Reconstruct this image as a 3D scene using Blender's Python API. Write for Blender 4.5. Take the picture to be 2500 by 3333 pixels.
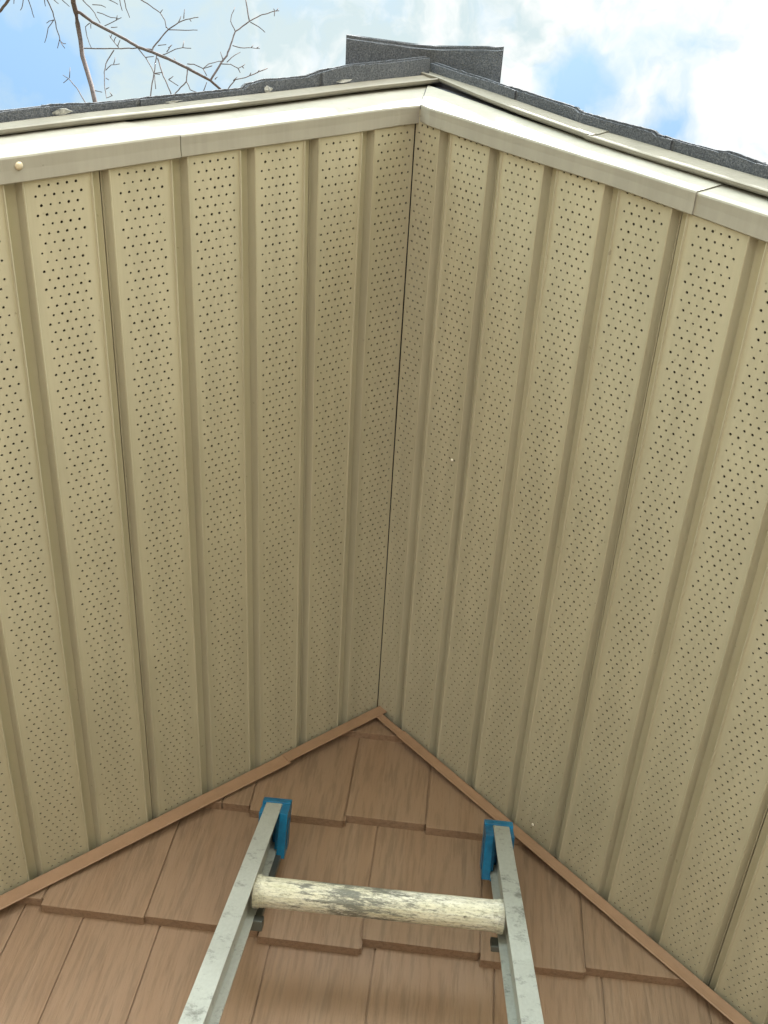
import bpy, bmesh, math, random
from mathutils import Vector, Matrix, noise
random.seed(7)
S = bpy.context.scene
for o in list(bpy.data.objects):
    bpy.data.objects.remove(o)
R = math.radians

# ------------------------------------------------------------------ camera
CAM = Vector((0.10520, -1.44453, -1.59780))
RC = Matrix(((0.993094, -0.100269, 0.060914), (-0.052341, -0.843323, -0.534852), (0.104999, 0.527970, -0.842747)))
FPX, PW, PH = 3654.63, 2500.0, 3333.0
cd = bpy.data.cameras.new("camera")
cam = bpy.data.objects.new("camera", cd)
S.collection.objects.link(cam)
cam.matrix_world = Matrix.Translation(CAM) @ RC.to_4x4()
cd.sensor_fit = 'HORIZONTAL'
cd.sensor_width = 36.0
cd.lens = 36.0 * FPX / PW
cd.clip_start = 0.02
cd.clip_end = 3000
S.camera = cam

def sky_ray(px, py):
    d = RC @ Vector(((px - PW / 2) / FPX, -(py - PH / 2) / FPX, -1.0))
    return d.normalized()

# ------------------------------------------------------------------ exposure
S.view_settings.view_transform = 'Standard'
S.view_settings.look = 'None'
S.view_settings.gamma = 1
S.view_settings.use_curve_mapping = False
S.view_settings.exposure = 2.45

# ------------------------------------------------------------------ sun
SUN_EL, SUN_AZ = 77.0, 190.0          # azimuth from +Y towards +X
sd = bpy.data.lights.new("sun", 'SUN')
sd.energy = 3.6
sd.angle = R(6)
sd.color = (1.0, 0.96, 0.90)
so = bpy.data.objects.new("sun", sd)
S.collection.objects.link(so)
sdir = Vector((math.sin(R(SUN_AZ)) * math.cos(R(SUN_EL)), math.cos(R(SUN_AZ)) * math.cos(R(SUN_EL)), math.sin(R(SUN_EL))))
so.rotation_euler = sdir.to_track_quat('Z', 'Y').to_euler()

# ------------------------------------------------------------------ sky with clouds
W = bpy.data.worlds.new("World")
S.world = W
W.use_nodes = True
nt = W.node_tree
nt.nodes.clear()
def N(t, **k):
    n = nt.nodes.new(t)
    for a, b in k.items():
        setattr(n, a, b)
    return n
def mth(op, a, b=None, clamp=False):
    n = nt.nodes.new('ShaderNodeMath'); n.operation = op; n.use_clamp = clamp
    for i, v in enumerate((a, b)):
        if v is None: continue
        if isinstance(v, (int, float)): n.inputs[i].default_value = v
        else: nt.links.new(v, n.inputs[i])
    return n.outputs[0]
tc = N('ShaderNodeTexCoord')
sky = N('ShaderNodeTexSky', sky_type='NISHITA')
sky.sun_disc = False
sky.sun_elevation = R(SUN_EL)
sky.sun_rotation = R(SUN_AZ)
sky.air_density = 1.0
sky.dust_density = 0.6
bsky = N('ShaderNodeBackground'); bsky.inputs[1].default_value = 0.052
tint = N('ShaderNodeMix'); tint.data_type = 'RGBA'; tint.blend_type = 'MULTIPLY'; tint.inputs[0].default_value = 1.0
tint.inputs[7].default_value = (0.90, 1.06, 0.93, 1)
nt.links.new(sky.outputs[0], tint.inputs[6]); nt.links.new(tint.outputs[2], bsky.inputs[0])
nwarp = N('ShaderNodeTexNoise'); nwarp.inputs['Scale'].default_value = 11.0; nwarp.inputs['Detail'].default_value = 4
nt.links.new(tc.outputs['Generated'], nwarp.inputs['Vector'])
vsub = N('ShaderNodeVectorMath', operation='SUBTRACT'); vsub.inputs[1].default_value = (.5, .5, .5)
nt.links.new(nwarp.outputs['Color'], vsub.inputs[0])
vsc = N('ShaderNodeVectorMath', operation='SCALE'); vsc.inputs['Scale'].default_value = 0.10
nt.links.new(vsub.outputs[0], vsc.inputs[0])
vadd = N('ShaderNodeVectorMath', operation='ADD')
nt.links.new(tc.outputs['Generated'], vadd.inputs[0]); nt.links.new(vsc.outputs[0], vadd.inputs[1])
nz = N('ShaderNodeTexNoise'); nz.inputs['Scale'].default_value = 15.0; nz.inputs['Detail'].default_value = 9; nz.inputs['Roughness'].default_value = 0.58
nt.links.new(vadd.outputs[0], nz.inputs['Vector'])
# openings in the cloud cover, each a direction of the sky with a reach and a depth
OPEN = [(60, 190, .042, .75), (200, 290, .038, .65), (30, 60, .030, .45), (330, 230, .030, .25), (1850, 270, .030, 1.0), (1760, 330, .02, .5), (2200, 400, .026, .8),
        (2050, 230, .030, .25), (2250, 180, .035, .25), (500, 110, .03, .25), (2430, 150, .03, .2)]
cov = None
for px, py, rad, dep in OPEN:
    d = sky_ray(px, py)
    ds = N('ShaderNodeVectorMath', operation='DISTANCE'); ds.inputs[1].default_value = d
    nt.links.new(vadd.outputs[0], ds.inputs[0])
    g = mth('MULTIPLY', mth('SUBTRACT', 1.0, mth('DIVIDE', ds.outputs['Value'], rad * 1.5), True), dep)
    cov = g if cov is None else mth('ADD', cov, g)
dens = mth('ADD', mth('MULTIPLY', mth('SUBTRACT', nz.outputs[0], 0.5), 2.2), mth('SUBTRACT', 1.0, mth('MULTIPLY', cov, 1.5)), True)
sep = N('ShaderNodeSeparateXYZ'); nt.links.new(tc.outputs['Generated'], sep.inputs[0])
nz2 = N('ShaderNodeTexNoise'); nz2.inputs['Scale'].default_value = 24.0; nz2.inputs['Detail'].default_value = 7; nz2.inputs['Roughness'].default_value = 0.55
nt.links.new(vadd.outputs[0], nz2.inputs['Vector'])
cr = N('ShaderNodeValToRGB')
cr.color_ramp.elements[0].position = 0.35; cr.color_ramp.elements[0].color = (0.64, 0.76, 0.78, 1)
cr.color_ramp.elements[1].position = 0.60; cr.color_ramp.elements[1].color = (1.0, 1.0, 0.97, 1)
xx = mth('ADD', nz2.outputs[0], mth('MULTIPLY', sep.outputs[0], 0.9))     # brighter cloud towards +x
nt.links.new(xx, cr.inputs[0])
bcl = N('ShaderNodeBackground'); 
front_fill = mth('SUBTRACT', 1.0, mth('MULTIPLY', mth('ABSOLUTE', mth('SUBTRACT', sep.outputs[2], 0.27)), 3.4), True)
front_fill = mth('MULTIPLY', front_fill, mth('MULTIPLY', mth('ADD', mth('MULTIPLY', sep.outputs[1], -1.0), -0.30), 3.0, True))
gain = mth('ADD', mth('MULTIPLY', front_fill, 3.0), 0.205)   # unseen bright sky band added in front to light wall, rung and fascia
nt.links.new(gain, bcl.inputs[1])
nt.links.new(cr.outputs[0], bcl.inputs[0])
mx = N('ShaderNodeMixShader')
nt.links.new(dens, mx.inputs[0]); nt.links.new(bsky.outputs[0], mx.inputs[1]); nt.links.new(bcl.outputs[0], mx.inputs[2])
wo = N('ShaderNodeOutputWorld'); nt.links.new(mx.outputs[0], wo.inputs[0])

# ------------------------------------------------------------------ helpers
class MB:
    def __init__(s): s.v = []; s.f = []
    def add(s, vs, fs):
        b = len(s.v); s.v += [tuple(v) for v in vs]; s.f += [tuple(b + i for i in f) for f in fs]
    def quad(s, a, b, c, d): s.add([a, b, c, d], [(0, 1, 2, 3)])
    def box(s, p0, p1, M=None):
        (x0, y0, z0), (x1, y1, z1) = p0, p1
        vs = [Vector((x, y, z)) for x in (x0, x1) for y in (y0, y1) for z in (z0, z1)]
        if M: vs = [M @ v for v in vs]
        s.add(vs, [(0, 1, 3, 2), (4, 6, 7, 5), (0, 4, 5, 1), (2, 3, 7, 6), (0, 2, 6, 4), (1, 5, 7, 3)])
    def hexa(s, c8): s.add(c8, [(0, 1, 3, 2), (4, 6, 7, 5), (0, 4, 5, 1), (2, 3, 7, 6), (0, 2, 6, 4), (1, 5, 7, 3)])
    def sweep(s, rings, cap=True, closed=True):
        n = len(rings[0]); b = len(s.v)
        for r in rings: s.v += [tuple(v) for v in r]
        for i in range(len(rings) - 1):
            for j in range(n if closed else n - 1):
                k = (j + 1) % n
                s.f.append((b + i * n + j, b + i * n + k, b + (i + 1) * n + k, b + (i + 1) * n + j))
        if cap:
            s.f.append(tuple(b + j for j in range(n - 1, -1, -1)))
            s.f.append(tuple(b + (len(rings) - 1) * n + j for j in range(n)))
    def tube(s, pts, rads, n=8):
        pts = [Vector(p) for p in pts]
        ref = Vector((0.3, 0.9, 0.2)).normalized(); rings = []
        for i, p in enumerate(pts):
            t = (pts[min(i + 1, len(pts) - 1)] - pts[max(i - 1, 0)]).normalized()
            u = t.cross(ref).normalized(); w = t.cross(u)
            rings.append([p + (u * math.cos(2 * math.pi * j / n) + w * math.sin(2 * math.pi * j / n)) * rads[i] for j in range(n)])
        s.sweep(rings)
    def build(s, name, mat, parent=None, smooth=False, bevel=0, nrm=True, origin=None):
        me = bpy.data.meshes.new(name)
        vs = s.v
        if origin is not None:
            vs = [(v[0] - origin[0], v[1] - origin[1], v[2] - origin[2]) for v in vs]
        me.from_pydata(vs, [], s.f)
        if nrm:
            bm = bmesh.new(); bm.from_mesh(me); bmesh.ops.recalc_face_normals(bm, faces=bm.faces); bm.to_mesh(me); bm.free()
        me.materials.append(mat)
        o = bpy.data.objects.new(name, me); S.collection.objects.link(o)
        if origin is not None: o.location = origin
        if parent: o.parent = parent
        if smooth:
            for p_ in me.polygons: p_.use_smooth = True
        if bevel:
            m = o.modifiers.new('bevel', 'BEVEL'); m.width = bevel; m.segments = 2; m.limit_method = 'ANGLE'; m.angle_limit = R(40)
        return o
def empty(name, loc=(0, 0, 0)):
    o = bpy.data.objects.new(name, None); S.collection.objects.link(o); o.location = loc; o.empty_display_size = .1; return o
def tag(o, label=None, cat=None, group=None, kind=None):
    for k, v in (('label', label), ('category', cat), ('group', group), ('kind', kind)):
        if v: o[k] = v
    return o

class Mat:
    def __init__(s, name, col, rough=.6, metal=0, spec=.5):
        s.m = bpy.data.materials.new(name); s.m.use_nodes = True; s.t = s.m.node_tree
        s.b = s.t.nodes['Principled BSDF']
        s.b.inputs['Base Color'].default_value = (*col, 1); s.b.inputs['Roughness'].default_value = rough
        s.b.inputs['Metallic'].default_value = metal; s.b.inputs['Specular IOR Level'].default_value = spec
        s.col = col
    def n(s, t, **k):
        n = s.t.nodes.new(t)
        for a, b in k.items(): setattr(n, a, b)
        return n
    def l(s, a, b): s.t.links.new(a, b)
    def coord(s, scale=(1, 1, 1), rnd=False):
        c = s.n('ShaderNodeTexCoord'); m = s.n('ShaderNodeMapping'); m.inputs['Scale'].default_value = scale
        s.l(c.outputs['Object'], m.inputs['Vector'])
        if rnd:
            oi = s.n('ShaderNodeObjectInfo'); v = s.n('ShaderNodeVectorMath', operation='SCALE'); v.inputs[0].default_value = (37, 91, 53)
            s.l(oi.outputs['Random'], v.inputs['Scale']); s.l(v.outputs[0], m.inputs['Location'])
        return m.outputs[0]
    def noise(s, scale, vec, det=4, rough=.5):
        n = s.n('ShaderNodeTexNoise'); n.inputs['Scale'].default_value = scale; n.inputs['Detail'].default_value = det
        n.inputs['Roughness'].default_value = rough; s.l(vec, n.inputs['Vector']); return n.outputs[0]
    def ramp(s, fac, stops):
        r = s.n('ShaderNodeValToRGB'); e = r.color_ramp.elements
        while len(e) < len(stops): e.new(.5)
        for i, (p_, c) in enumerate(stops):
            e[i].position = p_; e[i].color = (*c, 1) if len(c) == 3 else c
        s.l(fac, r.inputs[0]); return r.outputs[0]
    def mix(s, fac, a, b, mode='MIX'):
        m = s.n('ShaderNodeMix'); m.data_type = 'RGBA'; m.blend_type = mode
        for v, i in ((fac, 0), (a, 6), (b, 7)):
            if isinstance(v, (int, float)): m.inputs[i].default_value = v
            elif isinstance(v, tuple): m.inputs[i].default_value = (*v, 1)
            else: s.l(v, m.inputs[i])
        return m.outputs[2]
    def base(s, c): s.l(c, s.b.inputs['Base Color'])
    def bump(s, h, strength=.3, dist=.001):
        b = s.n('ShaderNodeBump'); b.inputs['Strength'].default_value = strength; b.inputs['Distance'].default_value = dist
        s.l(h, b.inputs['Height']); s.l(b.outputs[0], s.b.inputs['Normal'])
def k(c, f): return tuple(x * f for x in c)

def painted(name, col, rough=.42):
    m = Mat(name, col, rough, 0, .45)
    v = m.coord()
    n1 = m.noise(2.3, v, 5, .6); n2 = m.noise(60, v, 3, .6)
    c = m.mix(n1, k(col, .84), k(col, 1.12))
    sp = m.ramp(m.noise(26, v, 6, .75), [(.62, (0, 0, 0)), (.75, (1, 1, 1))])
    c = m.mix(m.mix(1.0, sp, (.22, .22, .22), 'MULTIPLY'), c, k(col, .72))
    vs_ = m.coord((30, 1.6, 30)); stk = m.ramp(m.noise(1.0, vs_, 5, .7), [(.42, (.86,) * 3), (.6, (1.0,) * 3)])
    c = m.mix(.7, c, stk, 'MULTIPLY')
    spot = m.ramp(m.noise(90, v, 2, .5), [(.74, (0, 0, 0)), (.78, (1, 1, 1))])
    c = m.mix(m.mix(1.0, spot, (.5, .5, .5), 'MULTIPLY'), c, k(col, .45))
    m.base(c)
    m.l(m.ramp(n2, [(.3, (rough - .06,) * 3), (.7, (rough + .1,) * 3)]), m.b.inputs['Roughness'])
    m.bump(m.noise(7, v, 3, .5), .25, .004)
    return m.m
TAN = (.445, .428, .318)
m_soffit = painted('soffit tan enamel', TAN, .45)
m_fascia = painted('fascia tan enamel', (.345, .343, .300), .42)
m_drip = painted('drip edge enamel', (.225, .215, .178), .5)

def shake_mat(name, col):
    m = Mat(name, col, .6, 0, .4)
    v = m.coord((1, 1, .022), True); vv = m.coord((1, 1, 1), True)
    g1 = m.noise(150, v, 4, .6); g2 = m.noise(420, v, 3, .6); g3 = m.noise(26, v, 3, .5)
    big = m.noise(5, vv, 4, .6)
    c = m.mix(big, k(col, .86), k(col, 1.12))
    gr = m.ramp(g1, [(.38, (.55,) * 3), (.52, (1.0,) * 3), (.7, (1.12,) * 3)])
    c = m.mix(.5, c, gr, 'MULTIPLY')
    c = m.mix(m.ramp(g3, [(.3, (0, 0, 0)), (.7, (.35,) * 3)]), c, (col[0] * .95, col[1] * .82, col[2] * .7))
    m.base(c)
    a = m.n('ShaderNodeMath', operation='ADD'); m.l(g1, a.inputs[0]); m.l(g2, a.inputs[1])
    m.bump(a.outputs[0], .7, .0016)
    return m.m
BR = (.252, .174, .116)
m_shake = shake_mat('moulded shake', BR)
m_trim = painted('brown trim', (.30, .19, .12), .40)
m_back = Mat('siding backing', (.16, .10, .065), .8).m

m_ = Mat('asphalt shingle', (.06, .07, .085), .95, 0, .2)
v = m_.coord(); g = m_.noise(420, v, 3, .8); b_ = m_.noise(6, v, 4, .6)
m_.base(m_.mix(.6, m_.ramp(g, [(.3, (.055, .064, .080)), (.5, (.115, .13, .155)), (.72, (.23, .245, .27))]), m_.ramp(b_, [(.3, (.5,) * 3), (.7, (1.0,) * 3)]), 'MULTIPLY'))
m_.bump(g, .8, .002); m_shingle = m_.m
m_ = Mat('torn felt scrap', (.34, .35, .34), .9); v = m_.coord()
m_.base(m_.ramp(m_.noise(200, v, 4, .7), [(.3, (.14, .15, .16)), (.65, (.45, .46, .44))])); m_felt = m_.m
m_ = Mat('roof board', (.05, .055, .07), .9); v = m_.coord((1, 12, 12))
m_.base(m_.ramp(m_.noise(8, v, 4, .6), [(.3, (.10, .115, .15)), (.7, (.17, .19, .24))])); m_board = m_.m
m_dark = Mat('attic dark', (.055, .05, .04), 1.0, 0, 0).m

def alum(name, col, rough):
    m = Mat(name, col, rough, .35, .5)
    v = m.coord((9, 9, .5)); w = m.coord()
    st = m.noise(30, v, 4, .6); sm = m.noise(34, w, 7, .75); bl = m.noise(8, w, 4, .6)
    c = m.mix(bl, k(col, .82), k(col, 1.1))
    c = m.mix(.35, c, m.ramp(st, [(.3, (.7,) * 3), (.7, (1.05,) * 3)]), 'MULTIPLY')
    c = m.mix(m.ramp(sm, [(.54, (0, 0, 0)), (.68, (.75,) * 3)]), c, (.09, .095, .08))
    m.base(c)
    m.l(m.ramp(bl, [(.3, (rough - .08,) * 3), (.7, (rough + .12,) * 3)]), m.b.inputs['Roughness'])
    m.bump(sm, .2, .001)
    return m.m
m_alum = alum('weathered aluminium', (.42, .445, .41), .5)
m_cap = Mat('blue plastic', (.0, .095, .26), .38, 0, .5)
v = m_cap.coord(); m_cap.base(m_cap.ramp(m_cap.noise(30, v, 4, .6), [(.35, (.0, .08, .18)), (.65, (.0, .16, .33))])); m_cap.bump(m_cap.noise(40, v, 3), .3, .002)
m_ = Mat('worn rung paint', (.62, .60, .42), .6, .1)
v = m_.coord((.22, 1, 1)); w_ = m_.coord((1, 1, 1)); v2 = m_.coord((.12, 1, 1))
ed = m_.n('ShaderNodeTexCoord'); sx = m_.n('ShaderNodeSeparateXYZ'); m_.l(ed.outputs['Object'], sx.inputs[0])
ab = m_.n('ShaderNodeMath', operation='ABSOLUTE'); of = m_.n('ShaderNodeMath', operation='ADD'); of.inputs[1].default_value = .028; m_.l(sx.outputs[0], of.inputs[0]); m_.l(of.outputs[0], ab.inputs[0])
mid = m_.n('ShaderNodeMapRange'); mid.inputs[1].default_value = .02; mid.inputs[2].default_value = .12; mid.inputs[3].default_value = .075; mid.inputs[4].default_value = -.055
m_.l(ab.outputs[0], mid.inputs[0])
wn = m_.n('ShaderNodeMath', operation='ADD'); m_.l(m_.noise(120, v, 10, .8), wn.inputs[0]); m_.l(mid.outputs[0], wn.inputs[1])
fine = m_.noise(260, v2, 4, .6)
c = m_.ramp(m_.noise(30, v, 5, .6), [(.3, (.40, .39, .26)), (.5, (.60, .59, .46)), (.7, (.74, .74, .67))])
c = m_.mix(.3, c, m_.ramp(fine, [(.35, (.45,) * 3), (.55, (1.0,) * 3)]), 'MULTIPLY')
c = m_.mix(m_.ramp(wn.outputs[0], [(.50, (0, 0, 0)), (.59, (1, 1, 1))]), c, (.13, .135, .115))
gr_ = m_.noise(330, m_.coord((.35, 1, 1)), 5, .8)
c = m_.mix(m_.ramp(gr_, [(.49, (0, 0, 0)), (.62, (.75,) * 3)]), c, (.20, .20, .15))
c = m_.mix(m_.ramp(m_.noise(55, w_, 7, .8), [(.64, (0, 0, 0)), (.69, (1, 1, 1))]), c, (.05, .05, .03))
m_.base(c); m_.bump(wn.outputs[0], .5, .0015); m_rung = m_.m
m_steel = Mat('dark steel', (.10, .11, .10), .5, .7).m
m_screw = Mat('screw head', (.78, .76, .68), .35, .2).m
m_screwt = Mat('tan screw head', (.62, .56, .42), .35, .2).m
m_ = Mat('bark', (.16, .13, .12), .9, 0, .2); v = m_.coord((1, 1, .3))
m_.base(m_.ramp(m_.noise(60, v, 5, .7), [(.3, (.035, .027, .028)), (.7, (.10, .08, .083))])); m_.bump(m_.noise(80, v, 4), .5, .003); m_bark = m_.m
m_ = Mat('dry grass', (.2, .2, .1), .95, 0, .1); v = m_.coord()
m_.base(m_.mix(m_.noise(.35, v, 5, .6), (.25, .215, .115), m_.ramp(m_.noise(14, v, 6, .7), [(.3, (.10, .11, .035)), (.7, (.33, .29, .16))]))); m_.bump(m_.noise(60, v, 4), .7, .03); m_grass = m_.m
m_ = Mat('concrete path', (.45, .44, .41), .95, 0, .1); v = m_.coord()
m_.base(m_.ramp(m_.noise(45, v, 4, .7), [(.3, (.36, .355, .34)), (.7, (.52, .51, .48))])); m_.bump(m_.noise(60, v, 4), .4, .004); m_bounce = m_.m

m_ = Mat('bounce cut mulch', (.07, .05, .035), .95, 0, .1); v = m_.coord(); m_.base(m_.ramp(m_.noise(30, v, 5, .7), [(.3, (.03, .022, .015)), (.7, (.12, .085, .06))])); m_bounce_cut = m_.m
# ------------------------------------------------------------------ frame of the two eave slopes
AL, AR = 0.774658, 0.756964
GZ = -5.2
def P(side, s, y, h):
    if side == 'L':
        return Vector((-s * math.cos(AL) - h * math.sin(AL), y, -s * math.sin(AL) + h * math.cos(AL)))
    return Vector((s * math.cos(AR) + h * math.sin(AR), y, -s * math.sin(AR) + h * math.cos(AR)))
WO = 1.0678                       # soffit runs from the wall out to here
GROOVE = {'L': [.08311, .17582, .27386, .37089, .47447, .57917, .68002, .780, .882, .984],
          'R': [.06144, .15700, .25274, .35093, .45050, .55442, .65492, .75709, .858, .960]}
def lerp(tab, s):
    if s <= tab[0][0]: return tab[0][1]
    for (a, b), (c, d) in zip(tab, tab[1:]):
        if s <= c: return b + (d - b) * (s - a) / (c - a)
    return tab[-1][1]

# ------------------------------------------------------------------ ground
g = MB(); g.quad((-400, -400, GZ), (400, -400, GZ), (400, 400, GZ), (-400, 400, GZ))
tag(g.build('ground', m_grass), kind='structure')
g = MB(); g.quad((-7, -14, GZ + .004), (4.5, -14, GZ + .004), (4.5, -4.6, GZ + .004), (-7, -4.6, GZ + .004))
tag(g.build('bounce_slab', m_bounce), kind='structure')  # pale slab added out of view to bounce light up to the soffit
g = MB(); g.quad((-7, -4.59, GZ + .004), (7, -4.59, GZ + .004), (7, -.02, GZ + .004), (-7, -.02, GZ + .004))
tag(g.build('bounce_cut_bed', m_bounce_cut), kind='structure')  # dark strip added out of view to cut ground bounce near the wall

# ------------------------------------------------------------------ house
house = empty('house', (0, 0, GZ))
tag(house, 'gable end of a house with tan perforated soffit, brown shake siding and dark shingle roof', 'house')
def hpart(mb, name, mat, parent=house, **kw):
    o = mb.build(name, mat, None, **kw); o.parent = parent
    o.matrix_parent_inverse = parent.matrix_world.inverted() if parent.type == 'EMPTY' else Matrix()
    return o
bpy.context.view_layer.update()

# ---- soffit panels: three perforated strips each, real holes
PITCH, ROW, HR = .011, .01103, .00168
OCT = [(math.cos(R(22.5 + 45 * i)) * HR, math.sin(R(22.5 + 45 * i)) * HR) for i in range(8)]
def wav(side, s, y):
    return .0012 * noise.noise(Vector((s * 9, y * 2.2, 3.0 if side == 'L' else 8.0)))
def strip(mb, side, f0, f1, y0, y1, phase, holes=True):
    """flat from f0 to f1 (down-slope distance), y0 near the wall, y1 at the outer edge"""
    q = lambda s, y: P(side, s, y, wav(side, s, y))
    cen = (f0 + f1) / 2; n6 = 6
    wmax = (f1 - f0) - .0004
    while n6 * PITCH > wmax: n6 -= 1
    rows = int((y0 - y1 - .012) / ROW)
    ytop = y1 + .0035
    def flat(sa, sb, ya, yb): mb.quad(q(sa, ya), q(sb, ya), q(sb, yb), q(sa, yb))
    flat(f0, f1, y1, ytop)
    y = ytop
    for r in range(rows):
        c = n6 if (r + phase) % 2 == 0 else n6 - 1
        s0 = cen - c * PITCH / 2
        flat(f0, s0, y, y + ROW); flat(s0 + c * PITCH, f1, y, y + ROW)
        for i in range(c):
            cs, cy = s0 + (i + .5) * PITCH, y + ROW / 2
            h, rr = PITCH / 2, ROW / 2
            sq = [(h, rr * .414), (h * .414, rr), (-h * .414, rr), (-h, rr * .414), (-h, -rr * .414), (-h * .414, -rr), (h * .414, -rr), (h, -rr * .414)]
            jj = random.uniform(.80, 1.12)
            inner = [q(cs + a * jj, cy + b * jj) for a, b in OCT]
            outer = [q(cs + a, cy + b) for a, b in sq]
            up = [P(side, cs + a * jj, cy + b * jj, .0011 + wav(side, cs, cy)) for a, b in OCT]
            b0 = len(mb.v)
            mb.v += [tuple(v_) for v_ in inner + outer + up]
            o8 = [0, 1, 2, 3, 4, 5, 6, 7]
            for j in range(8):
                jn = (j + 1) % 8
                # outer ring starts at angle ~22.5 deg as does the octagon
                mb.f.append((b0 + j, b0 + jn, b0 + 8 + jn, b0 + 8 + j))
                mb.f.append((b0 + j, b0 + jn, b0 + 16 + jn, b0 + 16 + j))
            for (ca, cb, cc) in ((h, rr, (0, 1)), (-h, rr, (2, 3)), (-h, -rr, (4, 5)), (h, -rr, (6, 7))):
                mb.v.append(tuple(q(cs + ca, cy + cb))); kx = len(mb.v) - 1
                mb.f.append((b0 + 8 + cc[0], b0 + 8 + cc[1], kx))
        y += ROW
    flat(f0, f1, y, y0)
def profile(mb, side, pts, y0, y1, n=10):
    for (sa, ha), (sb, hb) in zip(pts, pts[1:]):
        for i in range(n):
            ya = y0 + (y1 - y0) * i / n; yb = y0 + (y1 - y0) * (i + 1) / n
            wa, wb = wav(side, (sa + sb) / 2, ya), wav(side, (sa + sb) / 2, yb)
            mb.quad(P(side, sa, ya, ha + wav(side, sa, ya)), P(side, sb, ya, hb + wav(side, sb, ya)), P(side, sb, yb, hb + wav(side, sb, yb)), P(side, sa, yb, ha + wav(side, sa, yb)))
FW = .0128       # half width taken by a groove with its beads
HALF = [(-FW, 0), (-.0114, -.0020), (-.0102, -.0014), (-.0097, .0008), (-.0064, .0108)]
mirror = [(-a, b) for a, b in HALF[::-1]]
Y0, Y1 = .0240, -WO - .022
for side in 'LR':
    G = GROOVE[side]
    seams = [1, 4, 7, 9]
    start = None
    for pi, sm in enumerate(seams):
        mb = MB()
        idx = [i for i in range(10) if (0 if start is None else start) <= i <= sm]
        edges = []
        ph = random.randint(0, 1)
        if start is None:
            strip(mb, side, .0012, G[0] - FW, Y0, Y1, ph)
            profile(mb, side, [(.0012, .006), (.0012, 0)], Y0, Y1)
            lo = 0
        else:
            g0 = G[start]
            # right after the lock seam: half floor, wall, flat
            profile(mb, side, [(g0 - .0030, .017), (g0 - .0030, .0096), (g0 + .0064, .0108)] + [(g0 + a, b) for a, b in mirror[1:]], Y0, Y1)
            lo = start
            strip(mb, side, g0 + FW, G[start + 1] - FW, Y0, Y1, ph)
            lo = start + 1
        for i in range(lo, sm):
            gg = G[i]
            profile(mb, side, [(gg + a, b) for a, b in HALF] + [(gg + a, b) for a, b in mirror], Y0, Y1)
            strip(mb, side, gg + FW, G[i + 1] - FW, Y0, Y1, ph)
        ge = G[sm]
        profile(mb, side, [(ge + a, b) for a, b in HALF] + [(ge - .0050, .0110), (ge - .0050, .017)], Y0, Y1)
        hpart(mb, 'soffit_panel', m_soffit, nrm=False)
        start = sm
# dark sheet standing in for the unlit attic above the perforations
for side in 'LR':
    mb = MB(); a = [P(side, .0, -.001, .024), P(side, 1.0, -.001, .024), P(side, 1.0, -WO - .02, .024), P(side, .0, -WO - .02, .024)]
    b = [P(side, .0, -.001, .03), P(side, 1.0, -.001, .03), P(side, 1.0, -WO - .02, .03), P(side, .0, -WO - .02, .03)]
    mb.hexa([a[0], b[0], a[1], b[1], a[3], b[3], a[2], b[2]])
    hpart(mb, 'attic_dark_sheet', m_dark)
# remaining soffit down to the eaves, plain sheet far outside the view
SE = {'L': 3.3 / math.cos(AL), 'R': 3.3 / math.cos(AR)}
for side in 'LR':
    mb = MB(); s0 = GROOVE[side][9] - .004
    n = int((SE[side] - s0) / .1)
    for i in range(n):
        c = s0 + i * .1
        profile(mb, side, [(c, .0098), (c + .0058, .0098), (c + .0104, .0006), (c + .090, 0), (c + .095, .0098), (c + .1, .0098)], Y0, Y1, 1)
    hpart(mb, 'soffit_panel', m_soffit, nrm=False)

# ---- fascia cover pieces (bottom lip and outer face)
TOPH = {'L': [(-.1, .099), (0, .0985), (.08, .091), (.12, .088), (.27, .0815), (.4, .077), (.56, .0815), (.7, .083), (3, .083)],
        'R': [(-.1, .099), (-.07, .098), (.045, .077), (.14, .064), (.244, .062), (.353, .0545), (.44, .0525), (.52, .0545), (3, .056)]}
LIPIN = {'L': [(0, -1.0705), (.12, -1.0686), (.37, -1.069), (.52, -1.0672), (3, -1.067)], 'R': [(0, -1.0735), (.17, -1.0712), (.35, -1.0725), (.47, -1.070), (.57, -1.0665), (3, -1.066)]}
def fascia(side, s0, s1, off, mitre=False, slant=0.0, endslant=0.0):
    mb = MB(); n = max(2, int((s1 - s0) / .03))
    rings = []
    A = AL if side == 'L' else AR
    for i in range(n + 1):
        t = i / n
        s = s0 + (s1 - s0) * t
        yi = lerp(LIPIN[side], s); th = lerp(TOPH[side], s)
        w = .0006 * noise.noise(Vector((s * 14, 1.5, 0))) 
        yo = -1.0950 - off + w
        hb = -.0030 - off
        prof = [(yi + .0002, hb + .006), (yi, hb + .0012), (yi - .0012, hb), (yi - .014, hb + .0004), (yo + .0022, hb), (yo + .0006, hb + .0006), (yo, hb + .0024),
                (yo + .0002, hb + .02), (yo - .0004, hb + .04), (yo - .0008, th - .001), (yo, th)]
        ring = []
        for y, h in prof:
            ss = s
            if mitre and i == 0: ss = -h * math.tan(A) + .0  # meets the ridge plane
            elif i == 0: ss = s + slant * (h - hb)
            if i == n: ss = s + endslant * (h - hb)
            v_ = P(side, ss, y, h)
            if mitre and i == 0: v_.x = .0065 + (-.0015 if side == 'L' else .0)
            ring.append(v_)
        rings.append(ring)
    mb.sweep(rings, cap=False, closed=False)
    # give the sheet its thickness
    o = hpart(mb, 'fascia_cover', m_fascia, nrm=False, smooth=False)
    sm_ = o.modifiers.new('sheet', 'SOLIDIFY'); sm_.thickness = .0007; sm_.offset = 0
    return o
fascia('L', .0, .3688, .0, True, endslant=.38)
fl = fascia('L', .3706, 1.9, .0014, slant=.38)
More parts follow.
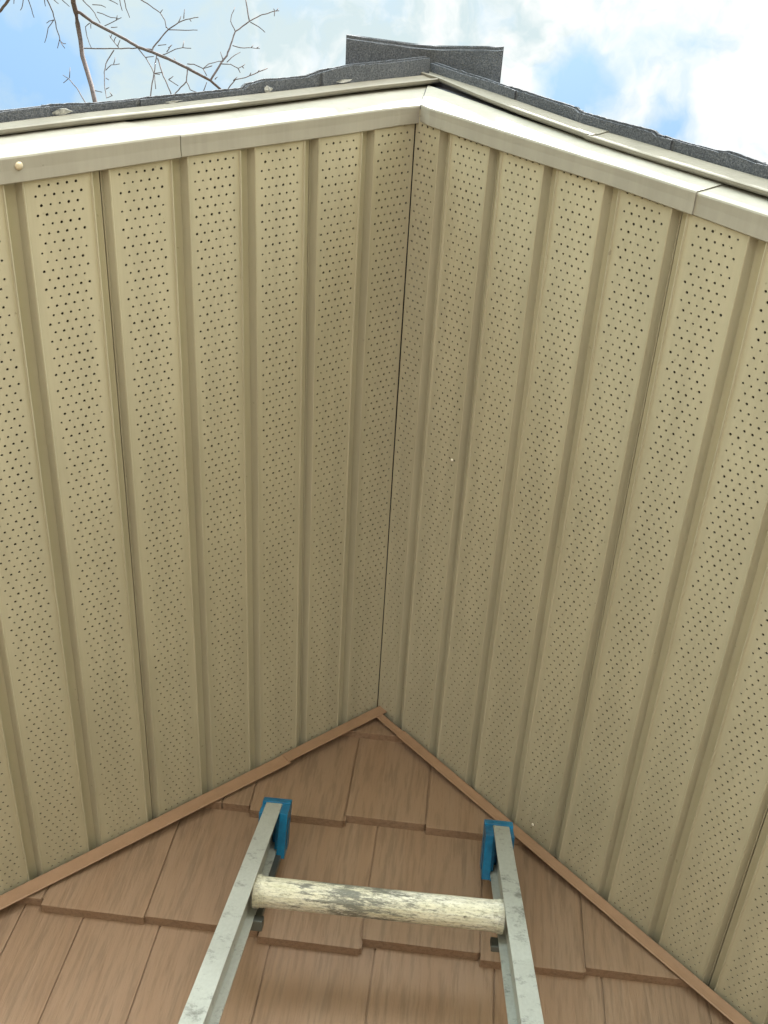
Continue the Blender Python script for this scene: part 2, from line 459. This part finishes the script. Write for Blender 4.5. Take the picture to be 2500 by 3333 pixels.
fascia('L', 1.89, SE['L'], .0)
fr = fascia('R', .0, .4690, .0018, True)
fascia('R', .4640, 1.9, .0)
fascia('R', 1.89, SE['R'], .0016)
def disc(side, s, y, h, r, mat, name, parent):
    mb = MB(); rings = []
    for rr, dh in ((r, .0), (r * .95, -.0009), (r * .6, -.0018), (r * .15, -.0021)):
        rings.append([P(side, s + math.cos(a * math.pi / 6) * rr, y + math.sin(a * math.pi / 6) * rr, h + dh) for a in range(12)])
    mb.sweep(rings); o = mb.build(name, mat, None, smooth=True); o.parent = parent
    if parent.type == 'EMPTY': o.matrix_parent_inverse = parent.matrix_world.inverted()
    return o
# screw in the left lip: ray (62,540)
def on_slope(side, px, py, h=0.0):
    A = AL if side == 'L' else AR; sg = -1 if side == 'L' else 1
    nn = Vector((sg * math.sin(A), 0, math.cos(A))); d = sky_ray(px, py)
    t = (h - CAM.dot(nn)) / d.dot(nn); p_ = CAM + d * t
    return p_.dot(Vector((sg * math.cos(A), 0, -math.sin(A)))), p_.y
s_, y_ = on_slope('L', 62, 540, -.005); disc('L', s_, y_, -.0046, .0048, m_screwt, 'screw', fl)
for px, py in ((1472, 1497), (1735, 2683)):
    s_, y_ = on_slope('R', px, py, 0); disc('R', s_, y_, -.0002, .0024, m_screw, 'screw', house)

# ---- fascia board behind, roof deck
for side in 'LR':
    mb = MB(); hs = []
    for y0, y1, h0, h1, s1 in ((-1.072, -1.0935, .0195, .113, SE[side]),):
        c = []
        for s in (0, s1):
            for y in (y0, y1):
                for h in (h0, h1):
                    ss = -h * math.tan(AL if side == 'L' else AR) if s == 0 else s
                    c.append(P(side, ss, y, h))
        mb.hexa(c)
    hpart(mb, 'fascia_board', m_board)
    mb = MB(); c = []
    for s in (0, SE[side]):
        for y in (8.0, -1.100):
            for h in (.1135, .126):
                ss = -h * math.tan(AL if side == 'L' else AR) if s == 0 else s
                c.append(P(side, ss, y, h))
    mb.hexa(c); hpart(mb, 'roof_deck', m_board)

# ---- drip edge
DB = {'L': [(-.1, .072), (-.07, .0715), (.02, .0745), (.14, .069), (.28, .066), (.40, .070), (.48, .071), (.56, .069), (3, .069)],
      'R': [(-.1, .104), (-.07, .104), (.041, .078), (.14, .0605), (.26, .046), (.36, .040), (.45, .039), (.53, .037), (3, .036)]}
DT = {'L': [(-.12, .108), (0, .1115), (.10, .1085), (.25, .108), (.38, .109), (.47, .110), (.55, .105), (3, .105)],
      'R': [(-.11, .141), (0, .122), (.1, .106), (.23, .088), (.318, .091), (.417, .0865), (.5, .0865), (3, .086)]}
def drip(side, s0, s1, off):
    mb = MB(); n = max(2, int((s1 - s0) / .04)); rings = []
    for i in range(n + 1):
        s = s0 + (s1 - s0) * i / n
        b, t = lerp(DB[side], s), lerp(DT[side], s)
        y = -1.1038 - off
        prof = [(y + .004, b + .004), (y + .001, b + .0004), (y - .0022, b - .0002), (y - .0030, b + .0018), (y - .0008, b + .0065), (y + .0002, b + (t - b) * .45), (y + .0002, b + (t - b) * .6), (y - .0008, t - .004), (y - .0004, t), (y + .03, t + .0005)]
        rings.append([P(side, s, yy, h) for yy, h in prof])
    mb.sweep(rings, cap=False, closed=False)
    o = hpart(mb, 'drip_edge', m_drip, nrm=False)
    z = o.modifiers.new('sheet', 'SOLIDIFY'); z.thickness = .0006; z.offset = 0
drip('L', -.112, 1.6, 0); drip('L', 1.58, SE['L'], .001)
drip('R', -.118, .2640, .0014); drip('R', .259, 1.6, 0); drip('R', 1.58, SE['R'], .001)

# ---- roof shingles: laminated courses whose ragged ends overhang the rake
def roofing(side, tab, base):
    mb = MB(); tn = math.tan(AL if side == 'L' else AR)
    s = -.115; kx = 0
    while s < SE[side] + .02:
        L = .14 if kx else .175
        for lay in range(2):
            h0 = base + lay * .0045 + (.0022 if kx % 2 else 0)
            n = 26; top = []; bot = []
            sa, sb = s - (.0 if lay == 0 else -.004), s + L + (.020 if lay == 0 else .006)
            rows = []
            for i in range(n + 1):
                ss = sa + (sb - sa) * i / n
                y = lerp(tab, ss) - (.0016 if lay else 0) - .0008 * noise.noise(Vector((ss * 130, lay * 7.1, kx * 3.3))) - .0007 * noise.noise(Vector((ss * 420, lay * 2.1, kx))) - .0016 * noise.noise(Vector((ss * 9, lay * 3.1, kx)))
                hh = h0 + .0012 * noise.noise(Vector((ss * 20, 9, lay)))
                hx = lerp(SH[side], ss)
                tk = .0042
                rows.append([P(side, ss, y, hh + hx), P(side, ss, y + .0006, hh + hx + tk), P(side, ss, 8, hh + hx + tk), P(side, ss, 8, hh + hx)])
            mb.sweep(rows)
        s += L; kx += 1
    hpart(mb, 'roof_shingles', m_shingle)
SH = {'L': [(-.12, 0), (3, 0)], 'R': [(-.12, .018), (0, .006), (.12, -.008), (.25, -.020), (.4, -.0235), (3, -.0235)]}
SO_L = [(-.12, -1.127), (.0337, -1.1266), (.082, -1.1222), (.103, -1.1172), (.15, -1.1178), (.1734, -1.1190), (.2025, -1.1150), (.207, -1.1110), (.25, -1.1111), (.34, -1.1117), (.4236, -1.1115), (.475, -1.1150), (.54, -1.1145), (.7, -1.114), (3, -1.114)]
SO_R = [(-.12, -1.118), (.034, -1.1177), (.115, -1.1181), (.1995, -1.1190), (.2008, -1.1160), (.25, -1.1170), (.3316, -1.1192), (.3345, -1.1160), (.43, -1.1171), (.4346, -1.1198), (.48, -1.1175), (.7, -1.117), (3, -1.117)]
roofing('L', SO_L, .1105); roofing('R', SO_R, .1105)
# torn scraps of felt caught under the left shingles
def scrap(px, py, w, hgt, seed):
    rnd = random.Random(seed); s0, y0 = on_slope('L', px, py, .1095); mb = MB()
    c = P('L', s0, y0, .1088); pts = []
    for a in range(9):
        an = a / 9 * 2 * math.pi
        pts.append(P('L', s0 + math.cos(an) * w * rnd.uniform(.55, 1.1), y0 + math.sin(an) * hgt * rnd.uniform(.5, 1.2), .1082 - rnd.uniform(0, .002)))
    up = [p_ + Vector((0, 0, .0012)) for p_ in pts]
    mb.sweep([pts, up]); hpart(mb, 'felt_scrap', m_felt)
scrap(868, 290, .0085, .0045, 1); scrap(1118, 263, .013, .0028, 2); scrap(195, 362, .016, .0035, 3); scrap(560, 330, .014, .0015, 4)

# ---- ridge caps
def ridge_cap(yf, yb, lift, fan=0):
    mb = MB(); rings = []
    n = 20
    for iy in range(7):
        t = iy / 6
        row = []
        for i in range(n + 1):
            u = -1 + 2 * i / n
            x = u * (.112 + .001 * fan * (1 - t))
            au = math.sqrt(u * u + .07) - .0; drop = .100 * (au - .03)
            y = (yf - (.027 * (math.sqrt(u * u + .10) - .05) + .0012 * noise.noise(Vector((u * 6, 0, 5))))) * (1 - t) + yb * t
            z = .2135 + lift - drop + .0015 * noise.noise(Vector((u * 3, t * 3, 1)))
            row.append(Vector((x - .002, y, z)))
        up = [v_ + Vector((0, .0, .0062)) for v_ in row[::-1]]
        rings.append(row + up)
    mb.sweep(rings)
    hpart(mb, 'ridge_cap_shingle', m_shingle)
ridge_cap(-1.1310, -.85, 0, 1)
ridge_cap(-1.1270, -.87, -.0075, 0)
for i in range(30):
    ridge_cap(-.98 + i * .16, -.70 + i * .16 if i < 29 else 3.9, .006)

# ---- gable wall
wall = MB()
def gx(z): return None
wpts = [(-3.0, GZ), (3.0, GZ), (3.0, -3.0 * math.tan(AR)), (0, .05), (-3.0, -3.0 * math.tan(AL))]
fr_ = [Vector((x, .031, z)) for x, z in wpts]; bk_ = [Vector((x, .15, z)) for x, z in wpts]
wall.sweep([fr_, bk_])
wobj = hpart(wall, 'gable_wall', m_back)
mb = MB()
for x in (-3.0, 2.85):
    mb.box((x, .15, GZ), (x + .15, 7.9, -3.0))
mb.box((-2.85, 7.75, GZ), (2.85, 7.9, -3.0))
hpart(mb, 'side_wall', m_back)

def clip_under_roof(poly, m=.009):
    """clip polygon (x,z) to the area below both soffit slopes, m below them"""
    def half(poly, f):
        out = []
        for i, p_ in enumerate(poly):
            q_ = poly[(i + 1) % len(poly)]; a, b = f(p_), f(q_)
            if a >= 0: out.append(p_)
            if (a > 0) != (b > 0) and a != b and abs(a) > 1e-9 and abs(b) > 1e-9:
                t = a / (a - b); out.append((p_[0] + (q_[0] - p_[0]) * t, p_[1] + (q_[1] - p_[1]) * t))
        return out
    fl_ = lambda p_: -(p_[1] * math.cos(AL) - p_[0] * math.sin(AL)) - m
    fr2 = lambda p_: -(p_[1] * math.cos(AR) + p_[0] * math.sin(AR)) - m
    poly = half(poly, fl_)
    return half(poly, fr2) if len(poly) > 2 else poly
ZMIN = None
def shake(x0, x1, ztop, zbot, yb=.0075, parent=wobj, skew=0.0):
    g_ = .0013
    a, b = x0 + g_, x1 - g_
    sub = 5
    poly = [(a, zbot), (b, zbot + skew), (b, ztop), (a, ztop)]
    poly = clip_under_roof(poly)
    if len(poly) < 3: return
    yf = lambda z: yb + (.0270 - yb) * max(0, (z - zbot)) / (ztop - zbot)
    mb = MB()
    F_ = [Vector((x, yf(z), z)) for x, z in poly]; B_ = [Vector((x, .0305, z)) for x, z in poly]
    mb.sweep([F_, B_])
    gap = clip_under_roof([(b - .001, zbot + .004), (b + .004, zbot + .004), (b + .004, ztop), (b - .001, ztop)])
    if len(gap) > 2: mb.sweep([[Vector((x, yf(z) + .0035, z)) for x, z in gap], [Vector((x, .0300, z)) for x, z in gap]])
    mb.build('siding_shingle', m_shake, parent, bevel=.0013)
# courses traced from the wall (x0, x1, top, bottom)
shake(-.060, .075, .06, -.0690, .010)
C1 = [(-.60, -.2349, -.2788), (-.2349, -.1870, -.2786), (-.1870, -.0252, -.2880), (-.0252, .1120, -.2740), (.1180 - .006, .60, -.2800)]
for x0, x1, zb in C1: shake(x0, x1, -.045, zb)
C2 = [(-.462, -.2985, -.5232), (-.2985, -.1235, -.5205), (-.1235, .0322, -.5310), (.0322, .2115, -.5125), (.2115, .3685, -.5235), (.3685, .55, -.5142)]
for x0, x1, zb in C2: shake(x0, x1, -.255, zb)
shake(-.62, -.462, -.30, -.5130); 
x = -1.3
C3 = [(-.95, -.78), (-.78, -.60), (-.60, -.49), (-.49, -.3945), (-.3945, -.2755), (-.2755, -.1035), (-.1035, .0547), (.0547, .2355), (.2355, .3955), (.3955, .55), (.55, .70), (.70, .9)]
for x0, x1 in C3: shake(x0, x1, -.49, -.765 + random.uniform(-.012, .004))
z = -.765; row = 0
while z > -1.5:
    zb = z - .238; x = -1.6
    while x < 1.6:
        w_ = random.uniform(.10, .2); shake(x, x + w_, z + .03, zb + random.uniform(-.008, .008)); x += w_
    z = zb; row += 1
# courses far below the view: one moulded sheet
mb = MB()
while z > GZ + .1:
    zb = z - .238; x = -3.0
    while x < 3.0:
        w_ = min(random.uniform(.10, .2), 3.0 - x)
        poly = clip_under_roof([(x + .002, zb + random.uniform(0, .008)), (x + w_ - .002, zb), (x + w_ - .002, z + .02), (x + .002, z + .02)])
        if len(poly) > 2:
            yf = lambda zz: .0075 + .019 * (zz - zb) / (z - zb + .02)
            mb.sweep([[Vector((a, yf(b), b)) for a, b in poly], [Vector((a, .0305, b)) for a, b in poly]])
        x += w_
    z = zb
o = mb.build('lower_siding', m_shake, wobj)

# ---- rake trim between wall and soffit (light drop of 3 mm below the soffit)
def trim(side, s0, s1, yoff, h0=-.0055, h1=-.026, cut=None):
    mb = MB(); n = max(2, int((s1 - s0) / .04)); rings = []
    for i in range(n + 1):
        s = s0 + (s1 - s0) * i / n
        w = .0005 * noise.noise(Vector((s * 9, 2, 1)))
        prof = [(.0300, h0), (-.0005 + yoff, h0), (-.0018 + yoff, h0 - .0015), (-.0012 + yoff + w, (h0 + h1) / 2), (-.0018 + yoff, h1 + .0015), (-.0008 + yoff, h1), (.0008 + yoff, h1 + .0004), (.0012 + yoff, h1 + .004), (.0012 + yoff, h0 - .0025), (.0300, h0 - .0025)]
        ring = [P(side, s, y, h + w) for y, h in prof]
        if i == 0 and cut is not None:
            A = AL if side == 'L' else AR
            ring = [P(side, cut - h * math.tan(A) * (-1 if cut < 0 else 1) * 0 - h * math.tan(A), y, h) for y, h in prof] if False else ring
        rings.append(ring)
    mb.sweep(rings)
    return hpart(mb, 'rake_trim', m_trim, bevel=.0006)
trim('L', -.012, .222, .0, h1=-.0275); trim('L', .219, .88, .0014, h1=-.031); trim('L', .87, 3.9, .0, h1=-.031)
trim('R', .016, .085, .0016, h0=-.0085, h1=-.0245); trim('R', .083, .60, .0022, h1=-.0255); trim('R', .595, 3.9, .0016, h1=-.0265)

# ------------------------------------------------------------------ ladder
LX = Vector((0.999557, 0.008602, 0.028485)); LD = Vector((0.029379, -0.437159, -0.898904)); LN = Vector((-0.004720, -0.899343, 0.437218))
LO = Vector((0.049793, -0.073621, -0.336350))
LM = Matrix((LX, LD, LN)).transposed().to_4x4(); LM.translation = LO
# ladder frame: x across, y down the rails, z out towards the climber
LLEN = (LO.z - GZ) / .898904
foot = LO + LD * LLEN
lad = empty('ladder', (foot.x, foot.y, GZ))
tag(lad, 'aluminium ladder with blue plastic rail caps leaning on the brown gable siding', 'ladder')
bpy.context.view_layer.update()
def lpart(mb, name, mat, parent=lad, **kw):
    mb.v = [tuple(LM @ Vector(v_)) for v_ in mb.v] if kw.pop('xf', True) else mb.v
    o = mb.build(name, mat, None, **kw); o.parent = parent
    if parent is lad: o.matrix_parent_inverse = lad.matrix_world.inverted()
    return o
A_, B_, D_ = .1697, .1955, .0685
for sg in (-1, 1):
    mb = MB()
    f = lambda x0, x1, z0, z1, y0=0.0, y1=LLEN - .03: mb.box((min(sg * x0, sg * x1), y0, z0), (max(sg * x0, sg * x1), y1, z1))
    # I-section rail as one outline
    t = .0032
    prof = [(A_, 0), (B_, 0), (B_, -t), (A_ + .0140, -t), (A_ + .0140, -D_ + t), (B_, -D_ + t), (B_, -D_), (A_, -D_), (A_, -D_ + t), (A_ + .0110, -D_ + t), (A_ + .0110, -t), (A_, -t)]
    mb.sweep([[(sg * x, yy, z) for x, z in prof] for yy in (0, LLEN * .25, LLEN * .5, LLEN - .03)])
    rail = lpart(mb, 'rail', m_alum, bevel=.0007)
    # blue cap: sleeve open to the front with closed top
    mb = MB()
    pad = .0065; l0, l1 = -.019, .040
    xi, xo = A_ - .0135, B_ + pad
    zf, zb = .0012, -D_ - .006
    box = lambda x0, x1, y0, y1, z0, z1: mb.box((min(sg * x0, sg * x1), y0, z0), (max(sg * x0, sg * x1), y1, z1))
    box(xi, xo, l0, -.0015, zb, zf)                         # top block
    box(xi, A_ - .0006, -.0015, l1, zb, -.0006)             # inner cheek
    box(B_ + .0006, xo, -.0015, l1 - .006, zb, -.004)       # outer cheek
    box(A_ - .0006, B_ + .0006, -.0015, l1 + .004, zb, -D_ - .0006)   # back
    # inner cheek fills the channel against the web and carries a small step
    box(A_ - .0006, A_ + .0040, -.0015, l1 - .010, -D_ + t + .001, -t - .001)
    box(xi - .0012, xi, .004, l1 - .014, zb + .010, -.020)
    cap = lpart(mb, 'rail_cap', m_cap.m, bevel=.0016)
    # foot
    mb = MB(); mb.box((sg * A_ - (.012 if sg > 0 else .038), LLEN - .05, -D_ - .01), (sg * A_ + (.038 if sg > 0 else .012), LLEN - .012, .01))
    lpart(mb, 'rubber_foot', m_steel, bevel=.004)
# rungs
j = 0; yl = .2440
while yl < LLEN - .15:
    mb = MB(); n = 28; rings = []
    xs = [-A_ - .004, -A_ + .004, -A_ + .0045, -A_ + .010, -A_ + .0105, -.08, 0, .08, A_ - .0105, A_ - .010, A_ - .0045, A_ - .004, A_ + .004]
    rs = [.0225, .0225, .0212, .0212, .0206, .0205, .0204, .0207, .0210, .0216, .0216, .0228, .0228]
    for x, r in zip(xs, rs):
        ring = []
        for a in range(n):
            an = 2 * math.pi * a / n
            rr = r * (1 + (.012 if a % 2 else 0))
            ring.append((x, math.cos(an) * rr, math.sin(an) * rr))
        rings.append(ring)
    mb.sweep(rings)
    me_v = [LM.to_3x3() @ Vector(v_) for v_ in mb.v]
    cen = LM @ Vector((0, yl, -.034))
    mb.v = [tuple(v_ + cen) for v_ in me_v]
    o = mb.build('rung', m_rung, None, smooth=False, origin=tuple(cen))
    o.parent = lad; o.matrix_parent_inverse = lad.matrix_world.inverted()
    yl += .415; j += 1
# dark steel guide behind the left rail, hook end under the top rung
mb = MB(); mb.box((-A_ - .006, -.001, -D_ - .0105), (-A_ + .0085, .262, -D_ - .0005)); mb.box((-A_ - .004, .250, -D_ - .012), (-A_ + .013, .268, -D_ + .003))
lpart(mb, 'guide_bracket', m_steel, bevel=.001)
mb = MB(); mb.box((A_ - .010, .235, -D_ - .009), (A_ + .006, .262, -D_ - .0005))
lpart(mb, 'guide_bracket', m_steel, bevel=.001)

# ------------------------------------------------------------------ bare tree behind the roof
tree = empty('bare_tree', (-5.2, 1.6, GZ))
tag(tree, 'leafless tree reaching thin twigs over the dark roof edge at upper left', 'tree')
bpy.context.view_layer.update()
def tp(px, py, dz=0):
    d = sky_ray(px, py)
    dist = 9.0 + .55 * math.sin(px * .0061 + 1.0) + .45 * math.sin(py * .009 + px * .003) + dz
    return CAM + d * dist
U = 9.0 / FPX
def branch(pts, w0, w1, name, wob=1.0, dz=0, n=6):
    out = []; rad = []
    tot = len(pts) - 1
    for i in range(tot):
        a, b = pts[i], pts[i + 1]
        m = max(2, int(math.hypot(b[0] - a[0], b[1] - a[1]) / 12))
        for j_ in range(m + (1 if i == tot - 1 else 0)):
            t = j_ / m; x = a[0] + (b[0] - a[0]) * t; y = a[1] + (b[1] - a[1]) * t
            if 0 < t < 1:
                x += wob * 2.2 * noise.noise(Vector((x * .05, y * .05, 1))); y += wob * 2.2 * noise.noise(Vector((x * .05, y * .05, 9)))
            out.append(tp(x, y, dz)); f = (i + t) / tot; rad.append((w0 + (w1 - w0) * f) * U / 2 * (1 + .10 * noise.noise(Vector((x * .2, y * .2, 4)))))
    mb = MB(); mb.tube(out, rad, n)
    o = mb.build(name, m_bark, None, smooth=True); o.parent = tree; o.matrix_parent_inverse = tree.matrix_world.inverted()
    return out
# trunk from the ground, rising behind the roof, its leader is the big limb in the picture
lim = [tp(235, -260), tp(232, -120), tp(235, -40), tp(239, 10), tp(247, 39), tp(252, 75), tp(262, 130), tp(268, 181), tp(283, 229), tp(298, 280), tp(310, 335), tp(322, 400), tp(338, 480)]
lr_ = [15, 15, 15, 15.5, 16, 14.5, 14, 14, 14, 13.5, 13.5, 14, 15]
mb = MB(); mb.tube(lim, [x_ * U / 2 for x_ in lr_], 10)
o = mb.build('limb', m_bark, None, smooth=True); o.parent = tree; o.matrix_parent_inverse = tree.matrix_world.inverted()
base = tp(338, 480)
tr = [Vector((-5.2, 1.6, GZ - .05)), Vector((-5.2, 1.62, GZ + .5)), Vector((-5.1, 1.75, -3)), Vector((-4.9, 1.95, -1)), Vector((-4.5, 2.2, 1.6)), Vector((-3.95, 2.3, 3.8)), Vector((-3.5, 2.1, 5.3)), base]
mb = MB(); mb.tube(tr, [.19, .15, .135, .12, .10, .075, .05, 15 * U / 2], 12)
o = mb.build('trunk', m_bark, None, smooth=True); o.parent = tree; o.matrix_parent_inverse = tree.matrix_world.inverted()
B = [((247, 36), (262, 42), (301, 72), (353, 99), (401, 124), (452, 154), (495, 169), (537, 187), (571, 202), (607, 220), (646, 241), (685, 262), (718, 291), (752, 322))]
branch(list(B[0]), 10, 6.5, 'branch', .5, n=8)
BR_ = [
 ([(685, 262), (721, 202), (739, 181), (751, 145), (766, 102), (812, 69), (851, 48), (885, 38), (908, 35)], 5.5, 2.6),
 ([(495, 169), (498, 155), (519, 130), (549, 95), (580, 74), (607, 63), (646, 56)], 4.5, 2.4),
 ([(274, 157), (347, 158), (407, 157), (455, 156), (497, 161)], 4, 3),
 ([(510, 178), (504, 226), (495, 271), (489, 322)], 3.4, 3.4),
 ([(513, 190), (528, 235), (543, 271), (558, 310)], 3.6, 2.8),
 ([(450, 158), (474, 187), (495, 223), (504, 250), (507, 289)], 3.2, 2.2),
 ([(610, 224), (607, 265), (588, 284), (571, 303), (560, 318)], 3.6, 2.6),
 ([(150, -4), (154, 0), (172, 39), (178, 63), (187, 102), (196, 133), (205, 141), (214, 142)], 4.2, 2.2),
 ([(456, -3), (489, 18), (522, 42), (537, 66), (541, 90)], 3.4, 2.4),
 ([(265, -6), (301, 33), (326, 75)], 3.2, 2.2),
 ([(371, 163), (350, 196), (339, 235), (341, 286), (347, 319), (365, 311)], 3.4, 2.0),
 ([(870, 222), (827, 241), (797, 253), (766, 259), (751, 277), (735, 300)], 3.0, 3.0),
 ([(30, -4), (18, 14), (4, 32), (-10, 44)], 9, 10),
 ([(290, 350), (280, 337), (250, 286), (223, 255), (205, 244)], 3.4, 2.2),
 ([(800, -4), (806, 36), (812, 69)], 3.6, 3.6),
]
TW = [
 [(766, 102), (751, 69), (754, 48), (765, 23)], [(815, 72), (842, 87), (863, 105)], [(757, 148), (782, 155), (818, 155), (845, 158)], [(818, 155), (824, 146)], [(836, 157), (843, 152)],
 [(739, 202), (754, 187), (782, 170)], [(727, 199), (718, 169)], [(721, 208), (751, 209), (775, 222), (790, 215), (797, 209)], [(775, 222), (782, 237)], [(788, 216), (794, 222)],
 [(610, 208), (631, 209), (661, 223), (679, 208), (712, 199), (727, 200)], [(661, 223), (673, 246)], [(690, 214), (661, 223)],
 [(549, 97), (590, 98), (643, 98)], [(580, 74), (589, 53)], [(598, 60), (601, 30)], [(617, 62), (622, 70)], [(522, 42), (530, 31)], [(549, 97), (540, 84)],
 [(530, 178), (543, 174), (571, 160), (595, 155), (622, 157)], [(595, 155), (599, 133)], [(543, 169), (555, 148)], [(548, 156), (560, 146)], [(515, 148), (541, 145)],
 [(549, 259), (580, 279)], [(550, 258), (564, 248)], [(607, 265), (619, 292), (640, 300)], [(474, 187), (500, 184)], [(504, 240), (520, 242)], [(528, 236), (505, 238)],
 [(661, 300), (673, 268)], [(700, 258), (708, 250)], [(571, 202), (567, 188)],
 [(175, 65), (157, 90), (151, 121), (145, 139)], [(175, 64), (160, 68), (151, 75)], [(194, 128), (187, 157)], [(198, 138), (211, 157)],
 [(91, -4), (103, 30), (111, 57)], [(76, -4), (72, 22), (66, 33)], [(46, -4), (45, 12)], [(144, -4), (148, 20)], [(172, -4), (190, 12)], [(199, -4), (226, 21)],
 [(344, 229), (362, 211), (389, 208)], [(370, 208), (375, 187)], [(345, 254), (354, 260)], [(365, 311), (358, 300)],
 [(292, 75), (278, 87), (283, 118), (297, 155)], [(296, 76), (296, 93)], [(386, 154), (371, 136), (356, 115)], [(383, 150), (391, 130)], [(371, 136), (378, 120)], [(360, 124), (364, 112)],
 [(301, 15), (330, 17), (344, 24)], [(316, 39), (335, 45), (362, 57), (385, 60)], [(341, 84), (370, 70), (395, 57)], [(362, 89), (382, 88)], [(378, 67), (382, 50)],
 [(404, -4), (410, 27), (422, 57)], [(350, -4), (384, 14)], [(389, -4), (392, 15), (398, 35)], [(226, 253), (228, 220)], [(222, 256), (206, 270)], [(310, 295), (332, 300)], [(345, 290), (355, 285)],
 [(760, 262), (772, 250)], [(812, 247), (817, 236)], [(838, 237), (844, 228)], [(895, 38), (890, 28)], [(893, 37), (893, 52)], [(900, 36), (906, 26)],
]
for pts, a, b in BR_: branch(pts, a, b, 'twig', 1.2, n=6)
for i, pts in enumerate(TW):
    branch(pts, 2.9, 2.1, 'twig', 1.0, n=5)
# the rest of the crown, outside the photograph's frame
rnd = random.Random(5)
for i, pt in enumerate([tr[5], tr[6], tr[4], tr[6], tr[5]]):
    d = Vector((rnd.uniform(-1, -.3), rnd.uniform(.6, 1.4), rnd.uniform(.1, .6))).normalized()
    pts = [pt]; 
    for q_ in range(8):
        d = (d + Vector((rnd.uniform(-.25, .25), rnd.uniform(-.25, .25), rnd.uniform(-.1, .3)))).normalized(); pts.append(pts[-1] + d * .35)
    mb = MB(); mb.tube(pts, [.03 * (1 - q_ / 10) for q_ in range(9)], 6)
    for q_ in range(2, 9):
        e = (d + Vector((rnd.uniform(-1, 1), rnd.uniform(-1, 1), rnd.uniform(-.4, .8)))).normalized()
        mb.tube([pts[q_], pts[q_] + e * .25, pts[q_] + e * .5 + Vector((0, 0, .08))], [.008, .006, .003], 5)
    o = mb.build('branch', m_bark, None, smooth=True); o.parent = tree; o.matrix_parent_inverse = tree.matrix_world.inverted()
